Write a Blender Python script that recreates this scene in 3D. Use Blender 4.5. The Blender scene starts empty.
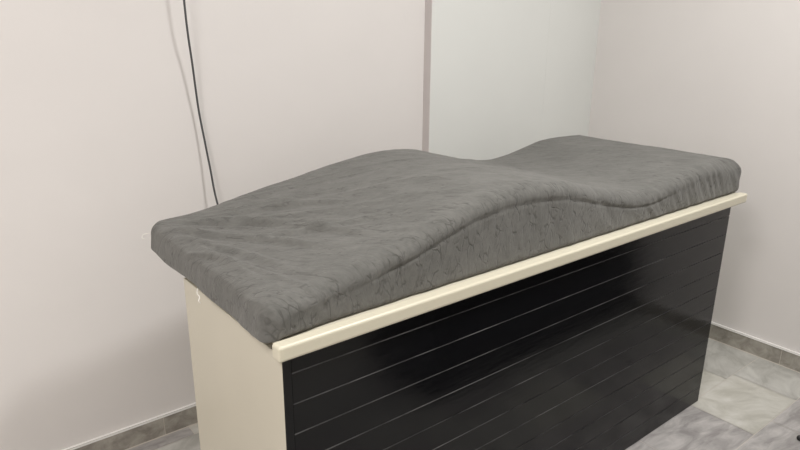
import bpy, bmesh, math, random
from mathutils import Vector, Matrix, noise
random.seed(4)
S = bpy.context.scene
C = S.collection
SUN = 1.0

# ------------------------------------------------------------------ materials
def new_mat(name, color=(.5, .5, .5), rough=.5, spec=.5, metal=0.0):
    m = bpy.data.materials.new(name); m.use_nodes = True
    b = m.node_tree.nodes['Principled BSDF']
    b.inputs['Base Color'].default_value = (*color, 1)
    b.inputs['Roughness'].default_value = rough
    b.inputs['Specular IOR Level'].default_value = spec
    b.inputs['Metallic'].default_value = metal
    return m, m.node_tree, b

def N(nt, typ, **kw):
    n = nt.nodes.new(typ)
    for k, v in kw.items():
        if k in n.inputs.keys(): n.inputs[k].default_value = v
        else: setattr(n, k, v)
    return n

def coords(nt, scale=(1, 1, 1), rot=(0, 0, 0), loc=(0, 0, 0)):
    tc = N(nt, 'ShaderNodeTexCoord'); mp = N(nt, 'ShaderNodeMapping')
    mp.inputs['Scale'].default_value = scale; mp.inputs['Rotation'].default_value = rot
    mp.inputs['Location'].default_value = loc
    if any(rot):          # turn first, then stretch, so that the stretch follows the turn
        m0 = N(nt, 'ShaderNodeMapping'); m0.inputs['Rotation'].default_value = rot
        mp.inputs['Rotation'].default_value = (0, 0, 0)
        nt.links.new(tc.outputs['Object'], m0.inputs['Vector']); nt.links.new(m0.outputs['Vector'], mp.inputs['Vector'])
    else:
        nt.links.new(tc.outputs['Object'], mp.inputs['Vector'])
    return mp.outputs['Vector']

def ramp(nt, fac, stops):
    r = N(nt, 'ShaderNodeValToRGB')
    e = r.color_ramp.elements
    while len(e) < len(stops): e.new(.5)
    for el, (p, c) in zip(e, stops):
        el.position = p; el.color = (*c, 1) if len(c) == 3 else c
    nt.links.new(fac, r.inputs['Fac'])
    return r.outputs['Color']

def noise_tex(nt, vec, scale, detail=3, rough=.5, dist=0, typ=None):
    n = N(nt, 'ShaderNodeTexNoise')
    if typ: n.noise_type = typ
    n.inputs['Scale'].default_value = scale; n.inputs['Detail'].default_value = detail
    n.inputs['Roughness'].default_value = rough; n.inputs['Distortion'].default_value = dist
    nt.links.new(vec, n.inputs['Vector'])
    return n.outputs['Fac']

def bump(nt, b, height, strength=.3, dist=.002, prev=None):
    n = N(nt, 'ShaderNodeBump'); n.inputs['Strength'].default_value = strength
    n.inputs['Distance'].default_value = dist
    nt.links.new(height, n.inputs['Height'])
    if prev: nt.links.new(prev, n.inputs['Normal'])
    nt.links.new(n.outputs['Normal'], b.inputs['Normal'])
    return n.outputs['Normal']

def paint(name, c0, c1, rough=.6):
    m, nt, b = new_mat(name, c0, rough, .3)
    f = noise_tex(nt, coords(nt, (1, 1, 1)), 1.7, 3, .55)
    nt.links.new(ramp(nt, f, [(.3, c0), (.7, c1)]), b.inputs['Base Color'])
    g = noise_tex(nt, coords(nt, (1, 1, 1)), 9, 4, .6)
    bump(nt, b, g, .25, .004)
    return m

def marble(name, cols, scale=(1, 1, 1), rot=0, vein=(.3, .28, .26), rough=.3, base=3.0, veinamt=.6, seed=0):
    m, nt, b = new_mat(name, cols[0], rough, .4)
    v = coords(nt, scale, (0, 0, rot), (seed, seed * .7, 0))
    f = noise_tex(nt, v, base * 2.4, 5, .62, .7)
    k = len(cols)
    col = ramp(nt, f, [(.36 + .30 * i / (k - 1), c) for i, c in enumerate(cols)])
    w = N(nt, 'ShaderNodeTexNoise'); w.noise_type = 'RIDGED_MULTIFRACTAL'
    w.inputs['Scale'].default_value = base * 1.7; w.inputs['Detail'].default_value = 6
    w.inputs['Distortion'].default_value = 1.1
    nt.links.new(v, w.inputs['Vector'])
    vf = ramp(nt, w.outputs['Fac'], [(.62, (0, 0, 0)), (.95, (veinamt,) * 3)])
    mx = N(nt, 'ShaderNodeMix'); mx.data_type = 'RGBA'
    nt.links.new(vf, mx.inputs['Factor']); nt.links.new(col, mx.inputs[6]); mx.inputs[7].default_value = (*vein, 1)
    nt.links.new(mx.outputs[2], b.inputs['Base Color'])
    return m

M = {}
M['wall'] = paint('wall_paint', (.735, .71, .69), (.765, .74, .72))
M['wall_panel'] = paint('panel_paint', (.72, .735, .71), (.75, .765, .74), .5)
M['wall_right'] = paint('right_wall_paint', (.72, .695, .675), (.75, .725, .705), .55)
M['joint'] = new_mat('grey_pink_reveal', (.60, .56, .55), .6)[0]
M['ceiling'] = new_mat('ceiling_paint', (.8, .79, .77), .8)[0]
M['grout'] = new_mat('grout', (.62, .58, .52), .8)[0]
M['caulk'] = new_mat('white_caulk', (.9, .89, .87), .4)[0]
M['m_grey'] = marble('grey_marble', [(.29, .275, .27), (.40, .385, .375), (.52, .50, .485)], (1, 3.2, 1), .12, rough=.32, seed=1)
M['m_cream'] = marble('cream_marble', [(.46, .45, .40), (.55, .54, .49), (.63, .62, .58)], (1, 1.8, 1), .7, (.36, .35, .32), seed=2, veinamt=.3)
M['m_green'] = marble('green_grey_marble', [(.38, .375, .345), (.47, .465, .435), (.56, .555, .52)], (1, 2.0, 1), -.5, (.5, .49, .46), seed=4)
M['m_base'] = marble('skirting_marble', [(.25, .23, .20), (.34, .32, .28), (.43, .405, .36)], (2, 2, 2), .3, (.16, .14, .125), rough=.4, base=4, seed=5)

# cream laminate
m, nt, b = new_mat('cream_laminate', (.60, .565, .465), .38, .4)
f = noise_tex(nt, coords(nt), 3, 2); nt.links.new(ramp(nt, f, [(.3, (.585, .55, .455)), (.7, (.615, .58, .48))]), b.inputs['Base Color'])
M['cream'] = m
M['cream_trim'] = new_mat('cream_trim_gloss', (.66, .625, .50), .32, .4)[0]
# semi-gloss black boards
m, nt, b = new_mat('black_boards', (.0055, .0056, .0066), .16, .25)
f = noise_tex(nt, coords(nt, (1.5, 1, 12)), 6, 4, .6)
r = ramp(nt, f, [(.3, (.10,) * 3), (.75, (.20,) * 3)]); nt.links.new(r, b.inputs['Roughness'])
g = noise_tex(nt, coords(nt, (1, 1, 6)), 14, 2); bump(nt, b, g, .12, .002)
M['black'] = m
m, nt, b = new_mat('groove_highlight', (.11, .11, .108), .45, .3)  # pale highlight along the grooves, painted into the colour in patches
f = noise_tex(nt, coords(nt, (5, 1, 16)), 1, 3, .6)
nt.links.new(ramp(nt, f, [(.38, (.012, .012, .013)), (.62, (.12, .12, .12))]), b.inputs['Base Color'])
M['groove_highlight'] = m
M['cable'] = new_mat('cable_grey', (.07, .072, .075), .45)[0]
M['rubber'] = new_mat('black_rubber', (.012, .012, .012), .4)[0]
M['rubber_core'] = new_mat('grey_plastic', (.13, .13, .13), .5)[0]
M['dark_cloth'] = new_mat('dark_cloth', (.02, .02, .02), .9)[0]
M['thread'] = new_mat('white_thread', (.8, .78, .72), .7)[0]
M['dust'] = M['thread']

# grey crushed velvet
m, nt, b = new_mat('grey_velvet', (.13, .128, .12), .85, .12)
b.inputs['Sheen Weight'].default_value = .22; b.inputs['Sheen Roughness'].default_value = .45
b.inputs['Sheen Tint'].default_value = (.8, .8, .79, 1)
L = nt.links.new
def math_(op, a, bb):
    n = N(nt, 'ShaderNodeMath'); n.operation = op
    for k_, v_ in enumerate((a, bb)):
        if hasattr(v_, 'is_linked'): L(v_, n.inputs[k_])
        else: n.inputs[k_].default_value = v_
    return n.outputs[0]
big = noise_tex(nt, coords(nt), 8, 3, .6, .4)
fine = noise_tex(nt, coords(nt, (60, 170, 70), (0, 0, .95)), 1.0, 4, .7, .5)
mid = noise_tex(nt, coords(nt, (14, 38, 16), (0, 0, .9)), 1.0, 4, .65, 1.2)
tot = math_('ADD', math_('MULTIPLY', big, .3), math_('ADD', math_('MULTIPLY', fine, .4), math_('MULTIPLY', mid, .3)))
col = ramp(nt, tot, [(.34, (.110, .110, .102)), (.5, (.142, .1415, .132)), (.66, (.182, .180, .169))])
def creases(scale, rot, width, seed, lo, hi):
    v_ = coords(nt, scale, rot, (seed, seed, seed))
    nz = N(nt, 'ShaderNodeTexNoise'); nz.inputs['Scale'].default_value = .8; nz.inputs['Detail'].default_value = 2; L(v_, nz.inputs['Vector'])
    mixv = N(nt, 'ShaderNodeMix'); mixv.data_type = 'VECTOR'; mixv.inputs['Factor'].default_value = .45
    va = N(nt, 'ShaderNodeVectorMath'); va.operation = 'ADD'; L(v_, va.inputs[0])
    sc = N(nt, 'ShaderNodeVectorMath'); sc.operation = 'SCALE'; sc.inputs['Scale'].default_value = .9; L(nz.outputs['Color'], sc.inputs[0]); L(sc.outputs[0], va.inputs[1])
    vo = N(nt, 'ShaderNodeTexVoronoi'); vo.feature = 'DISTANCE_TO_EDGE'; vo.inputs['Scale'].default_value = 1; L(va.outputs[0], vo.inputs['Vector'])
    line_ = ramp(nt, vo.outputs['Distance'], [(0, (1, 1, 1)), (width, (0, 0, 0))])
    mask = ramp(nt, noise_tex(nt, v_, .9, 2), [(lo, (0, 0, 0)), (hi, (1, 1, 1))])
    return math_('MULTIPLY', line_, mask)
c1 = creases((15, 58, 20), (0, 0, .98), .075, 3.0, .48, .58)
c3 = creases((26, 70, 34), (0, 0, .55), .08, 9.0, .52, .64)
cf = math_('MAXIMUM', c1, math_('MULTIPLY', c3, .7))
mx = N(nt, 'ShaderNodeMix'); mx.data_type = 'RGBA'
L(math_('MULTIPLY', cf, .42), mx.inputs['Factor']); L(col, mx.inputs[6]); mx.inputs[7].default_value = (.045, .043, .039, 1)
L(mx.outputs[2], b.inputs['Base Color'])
n1 = bump(nt, b, fine, .4, .0015)
n2 = bump(nt, b, mid, .4, .004, n1)
bump(nt, b, math_('MULTIPLY', cf, -1), .45, .003, n2)
M['velvet'] = m

# ------------------------------------------------------------------ helpers
def link_mesh(name, bm, mats, parent=None, smooth=False):
    me = bpy.data.meshes.new(name); bm.normal_update(); bm.to_mesh(me); bm.free()
    if not isinstance(mats, (list, tuple)): mats = [mats]
    for mt in mats: me.materials.append(mt)
    if smooth:
        for p in me.polygons: p.use_smooth = True
    o = bpy.data.objects.new(name, me); C.objects.link(o)
    if parent: o.parent = parent
    return o

def box(bm, x0, x1, y0, y1, z0, z1, mi=0, bevel=0, seg=2):
    r = bmesh.ops.create_cube(bm, size=1)
    for v in r['verts']:
        v.co = Vector(((x0 + x1) / 2 + v.co.x * (x1 - x0), (y0 + y1) / 2 + v.co.y * (y1 - y0), (z0 + z1) / 2 + v.co.z * (z1 - z0)))
    fs = set(f for v in r['verts'] for f in v.link_faces)
    for f in fs: f.material_index = mi
    if bevel:
        es = set(e for v in r['verts'] for e in v.link_edges)
        bmesh.ops.bevel(bm, geom=list(es), offset=bevel, segments=seg, profile=.5, affect='EDGES')

def box_obj(name, dims, mat, parent=None, bevel=0, seg=2):
    bm = bmesh.new(); box(bm, *dims, bevel=bevel, seg=seg)
    return link_mesh(name, bm, mat, parent)

def struct(o):
    o['kind'] = 'structure'; return o

def tube(bm, pts, r, n=10):
    rings = []
    for i, p in enumerate(pts):
        t = (pts[min(i + 1, len(pts) - 1)] - pts[max(i - 1, 0)]).normalized()
        a = t.orthogonal().normalized() if not rings else (rings_a - t * rings_a.dot(t)).normalized()
        rings_a = a; bb = t.cross(a)
        rings.append([bm.verts.new(p + (a * math.cos(2 * math.pi * k / n) + bb * math.sin(2 * math.pi * k / n)) * r) for k in range(n)])
    for i in range(len(rings) - 1):
        for k in range(n):
            bm.faces.new((rings[i][k], rings[i][(k + 1) % n], rings[i + 1][(k + 1) % n], rings[i + 1][k]))
    bm.faces.new(rings[0][::-1]); bm.faces.new(rings[-1])

def catmull(P, sub=12):
    P = [Vector(p) for p in P]; out = []
    for i in range(len(P) - 1):
        p0, p1, p2, p3 = P[max(i - 1, 0)], P[i], P[i + 1], P[min(i + 2, len(P) - 1)]
        for s in range(sub):
            t = s / sub
            out.append(.5 * ((2 * p1) + (p2 - p0) * t + (2 * p0 - 5 * p1 + 4 * p2 - p3) * t * t + (3 * p1 - p0 - 3 * p2 + p3) * t ** 3))
    out.append(P[-1]); return out

def interp(tab, x):
    # smooth monotone-ish cubic through a table
    n = len(tab)
    if x <= tab[0][0]: return tab[0][1]
    if x >= tab[-1][0]: return tab[-1][1]
    for i in range(n - 1):
        if tab[i][0] <= x <= tab[i + 1][0]: break
    def sl(j):
        if j <= 0 or j >= n - 1: return 0
        return (tab[j + 1][1] - tab[j - 1][1]) / (tab[j + 1][0] - tab[j - 1][0])
    h = tab[i + 1][0] - tab[i][0]; t = (x - tab[i][0]) / h
    a, b_, m0, m1 = tab[i][1], tab[i + 1][1], sl(i) * h, sl(i + 1) * h
    return (2*t**3-3*t*t+1)*a + (t**3-2*t*t+t)*m0 + (-2*t**3+3*t*t)*b_ + (t**3-t*t)*m1

# ------------------------------------------------------------------ room
WX, WY, BH = 2.335, 1.070, .079           # right wall, back wall, skirting height
X0, Y0, H = -2.3, -3.0, 2.75
STEP = .042

# floor: offset marble tiles set in light grout
bm = bmesh.new()
def quad(x0, x1, y0, y1, z, mi):
    vs = [bm.verts.new((x, y, z)) for x, y in ((x0, y0), (x1, y0), (x1, y1), (x0, y1))]
    bm.faces.new(vs).material_index = mi
box(bm, X0 - .1, WX + .1, Y0 - .1, WY + .1, -.05, -.0015, 0)
TW, TH, g = .355, .243, .0012
rows = range(-14, 6)
rnd = random.Random(11)
fixed = {(-1, 0): 2, (-1, -1): 1, (-1, 1): 2}
for j in rows:
    ya, yb = .030 + j * TH, .030 + (j + 1) * TH
    off = {0: 2.028, -1: 1.733, -2: 1.87, 1: 1.9}.get(j, 1.733 + ((j * 37) % 5) * .07)
    for i in range(-14, 4):
        xa, xb = off + i * TW, off + (i + 1) * TW
        xa, xb, y_a, y_b = max(xa, X0 - .05), min(xb, WX + .02), max(ya, Y0 - .05), min(yb, WY + .02)
        if xb - xa < .01 or y_b - y_a < .01: continue
        mi = rnd.choice((1, 1, 2, 3, 3))
        if j == -1: mi = {-1: 1, 0: 2, 1: 3}.get(i, mi)
        if j == 0: mi = {-1: 2, 0: 3}.get(i, mi)
        if j == -2: mi = {-1: 1, 0: 1, 1: 3}.get(i, mi)
        quad(xa + g, xb - g, y_a + g, y_b - g, 0, mi)
struct(link_mesh('floor', bm, [M['grout'], M['m_grey'], M['m_cream'], M['m_green']]))

struct(box_obj('ceiling', (X0 - .1, WX + .1, Y0 - .1, WY + .1, H, H + .1), M['ceiling']))
struct(box_obj('wall_back', (X0 - .1, WX + .1, WY, WY + .1, 0, H), M['wall']))
# boxed-out smoother section of the back wall, in two boards with a hairline joint
bm = bmesh.new()
box(bm, 1.250, 1.960, WY - STEP, WY + .01, 0, H, bevel=.0015, seg=1)
bm.normal_update(); box(bm, 1.9605, WX + .02, WY - STEP + .0015, WY + .01, 0, H, bevel=.001, seg=1)
for f in bm.faces:
    if f.normal.x < -.5 and f.calc_center_median().x < 1.3: f.material_index = 1
struct(link_mesh('trim_1', bm, [M['wall_panel'], M['joint']]))['label'] = 'off white boxed-out panel section of the back wall'
struct(box_obj('wall_right', (WX, WX + .1, Y0 - .1, WY + .1, 0, H), M['wall_right']))
struct(box_obj('wall_left', (X0 - .1, X0, Y0 - .1, WY + .1, 0, H), M['wall']))
struct(box_obj('wall_front', (X0 - .1, WX + .1, Y0 - .1, Y0, 0, H), M['wall']))

# marble skirting, tiles with joints, white caulk on top, grout bead at the floor
def skirting(name, axis, a0, a1, face, sgn, joints):
    bm = bmesh.new()
    ed = [a0] + [j for j in joints if a0 < j < a1] + [a1]
    t = .010
    for k in range(len(ed) - 1):
        s0, s1 = ed[k] + (.001 if k else 0), ed[k + 1] - (.001 if k < len(ed) - 2 else 0)
        if axis == 'x': box(bm, s0, s1, min(face, face + sgn * t), max(face, face + sgn * t), .001, BH - .007, 0)
        else: box(bm, min(face, face + sgn * t), max(face, face + sgn * t), s0, s1, .001, BH - .007, 0)
    tt = t + .003
    if axis == 'x':
        box(bm, a0, a1, min(face, face + sgn * tt), max(face, face + sgn * tt), BH - .007, BH + .002, 1, bevel=.001, seg=1)
        box(bm, a0, a1, min(face, face + sgn * (t + .003)), max(face, face + sgn * (t + .003)), -.001, .0025, 2)
        box(bm, a0, a1, min(face, face + sgn * (t - .001)), max(face, face + sgn * (t - .001)), .0, BH - .007, 2)
    else:
        box(bm, min(face, face + sgn * tt), max(face, face + sgn * tt), a0, a1, BH - .007, BH + .002, 1, bevel=.001, seg=1)
        box(bm, min(face, face + sgn * (t + .003)), max(face, face + sgn * (t + .003)), a0, a1, -.001, .0025, 2)
        box(bm, min(face, face + sgn * (t - .001)), max(face, face + sgn * (t - .001)), a0, a1, .0, BH - .007, 2)
    return struct(link_mesh(name, bm, [M['m_base'], M['caulk'], M['grout']]))
skirting('baseboard_back', 'x', X0, 1.250, WY, -1, [.085 + .355 * k for k in range(-8, 5)])
skirting('baseboard_panel', 'x', 1.250, WX - .009, WY - STEP, -1, [1.5, 1.86, 2.2])
skirting('baseboard_right', 'y', Y0, WY - STEP, WX, -1, [-.052 + .355 * k for k in range(-9, 4)])
skirting('baseboard_left', 'y', Y0, WY - .009, X0, 1, [-.1 + .355 * k for k in range(-9, 4)])

# ------------------------------------------------------------------ bed base
T, TH_ = .823, .0327
LEN, PL, PR, D = 1.850, .015, 1.779, .514
base = bpy.data.objects.new('treatment_bed_base', None); C.objects.link(base)
base['label'] = 'cream and black boarded treatment bed base standing on the marble floor'
base['category'] = 'massage bed'
# end panels, back panel and plinth of cream laminate
e = box_obj('side_panel', (PL, PL + .018, .0215, D, 0, T - TH_), M['cream'], base, .001, 1)
e2 = box_obj('side_panel', (PR - .020, PR - .002, .0215, D, 0, T - TH_), M['cream'], base, .001, 1)
box_obj('back_panel', (PL + .018, PR - .020, D - .016, D, 0.0, T - TH_), M['cream'], base)
# black front built of boards with V grooves
GR = [.750 - .0685 * k for k in range(11)]
bm = bmesh.new()
zt = T - TH_ - .001
prof = [(.0, zt)]
yF, dep, hw = .0200, .0022, .0013
pts = [(yF, zt)]
for z in GR:
    pts += [(yF, z + hw), (yF + dep, z + .0002)]
    for q in range(7):
        a_ = math.pi / 2 * q / 6
        pts.append((yF + .0018 * (1 - math.sin(a_)), z - .0018 + .0018 * math.cos(a_)))
pts += [(yF, .002), (yF + .0015 + .012, .002), (yF + .0135, zt)]
xs0, xs1 = PL + .020, PR
fr, bk = [], []
for (y, z) in pts:
    fr.append(bm.verts.new((xs0, y, z)))
    groove = abs(y - (yF + dep)) < 1.2e-3 and z > .01
    bk.append(bm.verts.new((xs1 - (.003 if groove else 0), y, z)))
n = len(pts)
for i in range(n):
    j = (i + 1) % n
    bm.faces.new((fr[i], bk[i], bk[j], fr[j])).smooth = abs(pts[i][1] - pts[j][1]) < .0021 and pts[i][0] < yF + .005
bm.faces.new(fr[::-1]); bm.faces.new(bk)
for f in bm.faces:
    if f.smooth: f.material_index = 1  # groove faces take the painted highlight
bmesh.ops.triangulate(bm, faces=[f for f in bm.faces if len(f.verts) > 4])
bmesh.ops.recalc_face_normals(bm, faces=bm.faces)
fp = link_mesh('front_panel', bm, [M['black'], M['groove_highlight']], base); fp['label'] = 'black grooved board front'
box_obj('edge_strip', (PL + .001, PL + .0193, .0195, .0335, 0.001, zt), M['black'], base, .0012, 2)['label'] = 'narrow black upright strip at the left edge of the boards'
# worktop and its rounded front lip
box_obj('worktop', (0.018, LEN - .004, .030, .69, T - .020, T - .004), M['cream'], base, .002, 2)
lip = box_obj('front_lip', (0, LEN, 0, .0305, T - TH_, T), M['cream_trim'], base, .006, 4)
lip['label'] = 'cream rounded trim running along the front edge of the worktop'
# ------------------------------------------------------------------ mattress
MX0, MX1, MY0, MY1 = -.002, 1.872, .036, .700
ZB = T - .0035
PROF = [(-.03, .893), (.06, .899), (.13, .908), (.22, .924), (.30, .940), (.37, .957), (.44, .977), (.52, .998), (.60, 1.011), (.69, 1.015),
        (.80, 1.008), (.90, .991), (1.0, .964), (1.10, .938), (1.19, .921), (1.28, .914), (1.37, .922), (1.47, .934), (1.57, .942), (1.70, .944), (1.86, .938)]
DROP = [(0, 0), (.15, .006), (.25, .006), (.33, .009), (.44, .024), (.53, .033), (.62, .033), (.70, .027), (.8, .019), (.9, .014), (1.03, .014), (1.2, .018), (1.35, .027), (1.45, .028), (1.6, .014), (1.7, .009), (1.85, .006)]
def Ht(x, y=0): return interp(PROF, x) - interp(DROP, x) * sstep(.15, .68, y)
mat_root = bpy.data.objects.new('contoured_mattress', None); C.objects.link(mat_root)
mat_root.location = (.9, .37, ZB)
mat_root['label'] = 'grey velvet covered contour mattress lying on the cream bed base'
mat_root['category'] = 'mattress'
off = Vector((.9, .37, ZB))

def n3(x, y, z): return noise.noise(Vector((x, y, z)))
def sstep(a, b, x):
    t = max(0, min(1, (x - a) / (b - a))); return t * t * (3 - 2 * t)

FOLDS = [(0.028, 0.596, 0.229, 0.172, 0.004), (0.052, 0.641, 0.321, 0.258, 0.004), (0.026, 0.538, 0.123, 0.128, 0.003), (0.14, 0.592, 0.317, 0.145, 0.004), (0.129, 0.367, 0.415, 0.187, 0.003), (0.028, 0.48, 0.045, 0.145, 0.003), (0.248, 0.54, 0.403, 0.357, 0.003)]
def wrinkle(x, y, w, side):
    """height in metres of the folds in the cover. w: 0 bottom .. 1 top"""
    h = 0
    if side == 'top':
        # long tension folds fanning out of the rear left corner
        cx, cy = -.10, .80
        dx, dy = x - cx, y - cy
        r = math.hypot(dx, dy); th = math.atan2(dy, dx)
        f = n3(th * 9, r * .8, 3.1)
        f2 = n3(th * 17, r * 1.3, 9.7)
        amp = (1 - sstep(.5, 1.1, r)) * sstep(.10, .38, r)
        amp *= 1 - .85 * sstep(.54, .66, y)
        h += amp * (.0060 * max(0, 1 - abs(f) * 5.5) ** 1.3 + .0024 * f2)
        for k_, (ax, ay, bx, by, fh) in enumerate(FOLDS):
            ux, uy = bx - ax, by - ay; ln = math.hypot(ux, uy); ux /= ln; uy /= ln
            t_ = ((x - ax) * ux + (y - ay) * uy) / ln
            if -.05 < t_ < 1.1:
                dd_ = -(x - ax) * uy + (y - ay) * ux + .010 * n3(t_ * 2.4, k_ * 3.3, 60.0)
                en = sstep(-.05, .2, t_) * (1 - sstep(.7, 1.1, t_))
                h += 2.1 * fh * en * (math.exp(-(dd_ / .009) ** 2) - .5 * math.exp(-((dd_ + .018) / .011) ** 2))
        # oblique shallow folds over the hump and head end
        q = n3((x * .5 + y * 1.0) * 9, (x - y) * 2.2, 1.7)
        h += .0022 * max(0, 1 - abs(q) * 4) * sstep(.3, .6, x) * (1 - .5 * sstep(1.1, 1.3, x))
        h += .0009 * n3(x * 16, y * 26, 5.0)
        h += .0006 * n3(x * 45, y * 60, 2.0)
        # pinched gathers just behind the front edge on the slope
        e_ = math.exp(-((y - MY0 - .02) / .035) ** 2)
        h += e_ * .0016 * n3(x * 60, y * 10, 7.0) * (.35 + .65 * sstep(.2, .45, x))
    return h

def front_fold(x, z, zt_):
    w = (z - ZB) / (zt_ - ZB)
    h = .0022 * n3(x * 16 + w * 1.5, w * 1.2, 4.0)
    h += .0016 * n3(x * 48 + w * 4, w * 1.2, 8.0) * (.4 + 1.6 * sstep(1.1, 1.4, x) + .3 * math.exp(-((x - .15) / .2) ** 2))
    h += .0010 * n3(x * 85, w * 2.2, 12.0) * math.exp(-((w - .8) / .25) ** 2)
    # contour seam under the edge
    seam_z = zt_ - .044
    h -= .0030 * math.exp(-((z - seam_z) / .0035) ** 2) * sstep(.16, .34, x) * (1 - sstep(1.25, 1.5, x))
    h += .0020 * math.exp(-((z - seam_z - .018) / .016) ** 2)
    # diagonal pull marks
    h += .0012 * n3((x + w * .12) * 26, w * .6, 21.0)
    return h

NX, NY, NZ = 420, 150, 30
RC, RT, RB = .030, .032, .012
bm = bmesh.new()
grid = {}
def vert(i, j, k):
    key = (i, j, k)
    if key in grid: return grid[key]
    x = MX0 + (MX1 - MX0) * i / NX
    y = MY0 + (MY1 - MY0) * j / NY
    w = k / NZ
    y = MY0 + (MY1 + .060 * sstep(0, 1.8, x) - MY0) * j / NY
    top = Ht(x, y)
    z = ZB + (top - ZB) * w
    # plan corners rounded first, then the top and bottom edges rolled over
    cxm = min(max(x, MX0 + RC), MX1 - RC); my1 = MY1 + .060 * sstep(0, 1.8, x); cym = min(max(y, MY0 + RC), my1 - RC)
    dx, dy = (x - cxm) / RC, (y - cym) / RC
    L_ = math.hypot(dx, dy)
    if dx and dy:
        s = max(abs(dx), abs(dy)) / L_; dx *= s; dy *= s; L_ = math.hypot(dx, dy)
    if L_ > 1e-9: out = Vector((dx / L_, dy / L_, 0)); t_in = RC * (1 - L_)
    else:
        dd = [(x - MX0, Vector((-1, 0, 0))), (MX1 - x, Vector((1, 0, 0))), (y - MY0, Vector((0, -1, 0))), (my1 - y, Vector((0, 1, 0)))]
        t_in, out = min(dd, key=lambda q_: q_[0])
    x2, y2 = cxm + dx * RC, cym + dy * RC
    nrm = Vector(out) if L_ > 1e-9 else Vector((0, 0, 1))
    hz = top - ZB
    rtt = RT + .026 * sstep(1.6, 1.8, x); rr, q, sg = (rtt, hz * (1 - w), 1) if w > .5 else (RB, hz * w, -1)
    aa = max(0, 1 - t_in / rr); bb_ = max(0, 1 - q / rr)
    z2 = z
    if aa > 0 or bb_ > 0:
        l2 = math.hypot(aa, bb_); sc = max(aa, bb_) / l2
        a2, b2 = aa * sc, bb_ * sc
        shift = rr * (a2 - aa) if t_in < rr else 0
        x2 += out.x * shift; y2 += out.y * shift
        z2 = (top - rr * (1 - b2) if sg > 0 else ZB + rr * (1 - b2)) if q < rr else z
        nrm = (out * a2 + Vector((0, 0, sg * b2)))
        nrm = nrm.normalized() if nrm.length > 1e-6 else Vector((0, 0, sg))
    if k == NZ and t_in >= rr: nrm = Vector((0, 0, 1))
    if k == 0 and t_in >= rr: nrm = Vector((0, 0, -1))
    # folds
    up = max(nrm.z, 0); fr_ = max(-nrm.y, 0); lf = max(-nrm.x, 0)
    hh = up * wrinkle(x2, y2, w, 'top')
    hh += fr_ * front_fold(x2, z2, top)
    hh += lf * (.0030 * n3(y2 * 6, z2 * 10, 31.0) + .0012 * n3(y2 * 22, z2 * 20, 37.0))
    # front-left corner dimples
    dcor = math.hypot(x2 - .045, (y2 - .07))
    if dcor < .16:
        hh += .0022 * n3(x2 * 55, y2 * 40 + z2 * 30, 44.0) * (1 - dcor / .16)
        hh -= .0035 * math.exp(-((x2 - .018) ** 2 + (z2 - .872) ** 2) / .00008) * fr_
    P = Vector((x2, y2, z2)) + nrm * hh
    # the cover hangs a little below the worktop edge at the left end, in gentle waves
    if lf > .15:
        hang = lf * (1 - sstep(0, .6, w))
        P.z -= hang * (.013 + .006 * n3(y2 * 6, 0, 50.0)) * (1 - .6 * sstep(.45, .7, y2))
        P.x -= hang * .004
    # front left corner swells out over the end of the trim
    P.y -= .013 * math.exp(-(max(x2, 0) / .07) ** 2) * fr_
    P.x -= .004 * lf * math.exp(-((y2 - MY0) / .12) ** 2)
    v = bm.verts.new(P - off); grid[key] = v
    return v
def face(a, b_, c, d): bm.faces.new((a, b_, c, d))
for i in range(NX):
    for j in range(NY):
        face(vert(i, j, NZ), vert(i + 1, j, NZ), vert(i + 1, j + 1, NZ), vert(i, j + 1, NZ))
        face(vert(i, j, 0), vert(i, j + 1, 0), vert(i + 1, j + 1, 0), vert(i + 1, j, 0))
for i in range(NX):
    for k in range(NZ):
        face(vert(i, 0, k), vert(i + 1, 0, k), vert(i + 1, 0, k + 1), vert(i, 0, k + 1))
        face(vert(i, NY, k), vert(i, NY, k + 1), vert(i + 1, NY, k + 1), vert(i + 1, NY, k))
for j in range(NY):
    for k in range(NZ):
        face(vert(0, j, k), vert(0, j, k + 1), vert(0, j + 1, k + 1), vert(0, j + 1, k))
        face(vert(NX, j, k), vert(NX, j + 1, k), vert(NX, j + 1, k + 1), vert(NX, j, k + 1))
cover = link_mesh('fitted_cover', bm, M['velvet'], mat_root, True)
# loose white threads hanging from the hem at the left end
for P in ([(-.030, .300, .848), (-.033, .298, .838), (-.030, .294, .830), (-.034, .290, .823), (-.031, .288, .818)],
          [(.000, .690, .862), (-.012, .700, .858), (-.018, .699, .850), (-.012, .694, .846)]):
    bm = bmesh.new(); tube(bm, [q - off for q in catmull(P, 6)], .0011, 6)
    link_mesh('loose_thread', bm, M['thread'], mat_root, True)['label'] = 'short white loose thread'

# ------------------------------------------------------------------ cable on the wall
CAB = [(0.3006, 1.02, 2.72), (0.2756, 1.01, 2.2), (0.2646, 1.012, 1.75), (0.2706, 1.018, 1.4452), (0.2762, 1.025, 1.3458), (0.2853, 1.035, 1.266), (0.2921, 1.042, 1.1866), (0.2991, 1.048, 1.1109), (0.3087, 1.046, 1.0208), (0.3181, 1.04, 0.922), (0.3263, 1.03, 0.8213), (0.35, 1.0, 0.65), (0.37, 1.015, 0.4), (0.38, 1.03, 0.2), (0.4, 1.02, 0.02), (0.46, 0.99, 0.006), (0.6, 0.92, 0.006)]
bm = bmesh.new(); tube(bm, catmull(CAB, 14), .0033, 10)
cab = link_mesh('cable', bm, M['cable'], None, True)
cab['label'] = 'thin dark grey cable hanging down the back wall behind the bed'; cab['category'] = 'cable'

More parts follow.
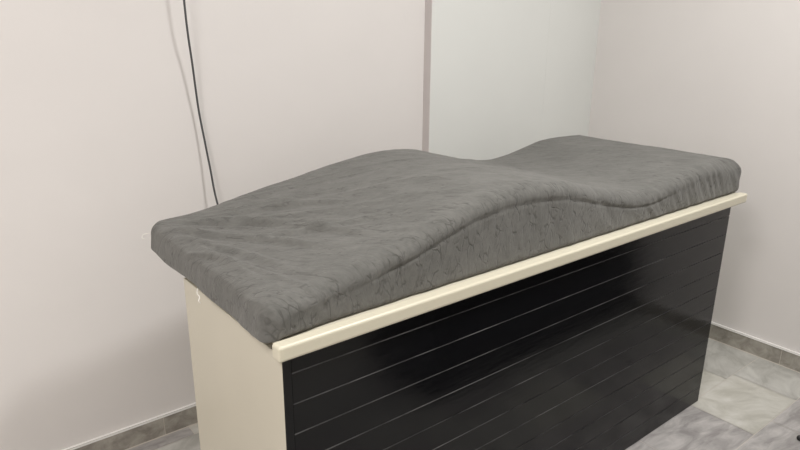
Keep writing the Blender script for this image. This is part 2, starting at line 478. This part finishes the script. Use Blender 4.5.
# ------------------------------------------------------------------ black round rubber foot at the right edge of view
rf = bpy.data.objects.new('rubber_foot', None); C.objects.link(rf); rf.location = (1.833, -.328, 0)
rf['label'] = 'small black round rubber foot with grey centre on the floor at right edge'; rf['category'] = 'rubber foot'
bm = bmesh.new()
R1 = [(.0105, 0), (.0135, .002), (.0145, .006), (.0135, .010), (.0105, .012), (.0085, .010)]
n = 28; rings = []
for (r_, z) in R1: rings.append([bm.verts.new((r_ * math.cos(2 * math.pi * k / n), r_ * math.sin(2 * math.pi * k / n), z)) for k in range(n)])
for a in range(len(rings) - 1):
    for k in range(n): bm.faces.new((rings[a][k], rings[a][(k + 1) % n], rings[a + 1][(k + 1) % n], rings[a + 1][k]))
bm.faces.new(rings[0][::-1]); bm.faces.new(rings[-1])
link_mesh('rubber_ring', bm, M['rubber'], rf, True)
bm = bmesh.new(); bmesh.ops.create_cone(bm, cap_ends=True, segments=20, radius1=.007, radius2=.006, depth=.003, matrix=Matrix.Translation((0, 0, .0115)))
link_mesh('centre_plug', bm, M['rubber_core'], rf)

# ------------------------------------------------------------------ unseen dark bench, added so the boards mirror something dark
bn = bpy.data.objects.new('added_dark_bench', None); C.objects.link(bn); bn.location = (1.60, -.80, 0)
bn['label'] = 'unseen dark bench added to darken the reflection in the boarded bed front'; bn['category'] = 'added dark bench'
box_obj('added_bench_body', (-.65, .65, -.2, .2, .03, .36), M['dark_cloth'], bn, .006)
box_obj('added_bench_seat', (-.66, .66, -.21, .21, .36, .44), M['dark_cloth'], bn, .02, 3)
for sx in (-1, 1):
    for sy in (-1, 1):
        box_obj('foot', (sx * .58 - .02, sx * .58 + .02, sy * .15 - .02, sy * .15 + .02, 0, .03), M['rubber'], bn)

# ------------------------------------------------------------------ lights
def area(name, loc, size, power, color, rot=(0, 0, 0), shape='SQUARE'):
    l = bpy.data.lights.new(name, 'AREA'); l.shape = shape; l.size = size; l.energy = power; l.color = color
    o = bpy.data.objects.new(name, l); C.objects.link(o); o.location = loc; o.rotation_euler = rot
    return o
area('ceiling_lamp', (1.15, -.55, H - .03), .35, 37, (1, .985, .965), shape='DISK')
area('ceiling_lamp', (-1.35, -.75, H - .03), .8, 52, (1, .955, .93), shape='DISK')
w = bpy.data.worlds.new('World'); S.world = w; w.use_nodes = True
w.node_tree.nodes['Background'].inputs[0].default_value = (.9, .92, 1, 1); w.node_tree.nodes['Background'].inputs[1].default_value = .3

# ------------------------------------------------------------------ camera
p = [-0.49110717695713774, -0.9654738154660915, 1.4013708306937531, 0.674441717991898, 0.3090704029497624, 0.009711549741803781, 649.2627156386778]
yaw, pit, rol = p[3:6]
F = Vector((math.sin(yaw) * math.cos(pit), math.cos(yaw) * math.cos(pit), -math.sin(pit)))
R = Vector((math.cos(yaw), -math.sin(yaw), 0)); U = R.cross(F)
c, s = math.cos(rol), math.sin(rol)
R, U = c * R + s * U, -s * R + c * U
cd = bpy.data.cameras.new('camera'); cd.sensor_width = 36; cd.sensor_fit = 'HORIZONTAL'; cd.lens = 36 * p[6] / 800; cd.clip_start = .02
co = bpy.data.objects.new('camera', cd); C.objects.link(co)
mtx = Matrix((R, U, -F)).transposed().to_4x4(); mtx.translation = Vector(p[:3]); co.matrix_world = mtx
S.camera = co
S.view_settings.view_transform = 'Standard'; S.view_settings.look = 'None'; S.view_settings.gamma = 1
S.view_settings.exposure = 0.05
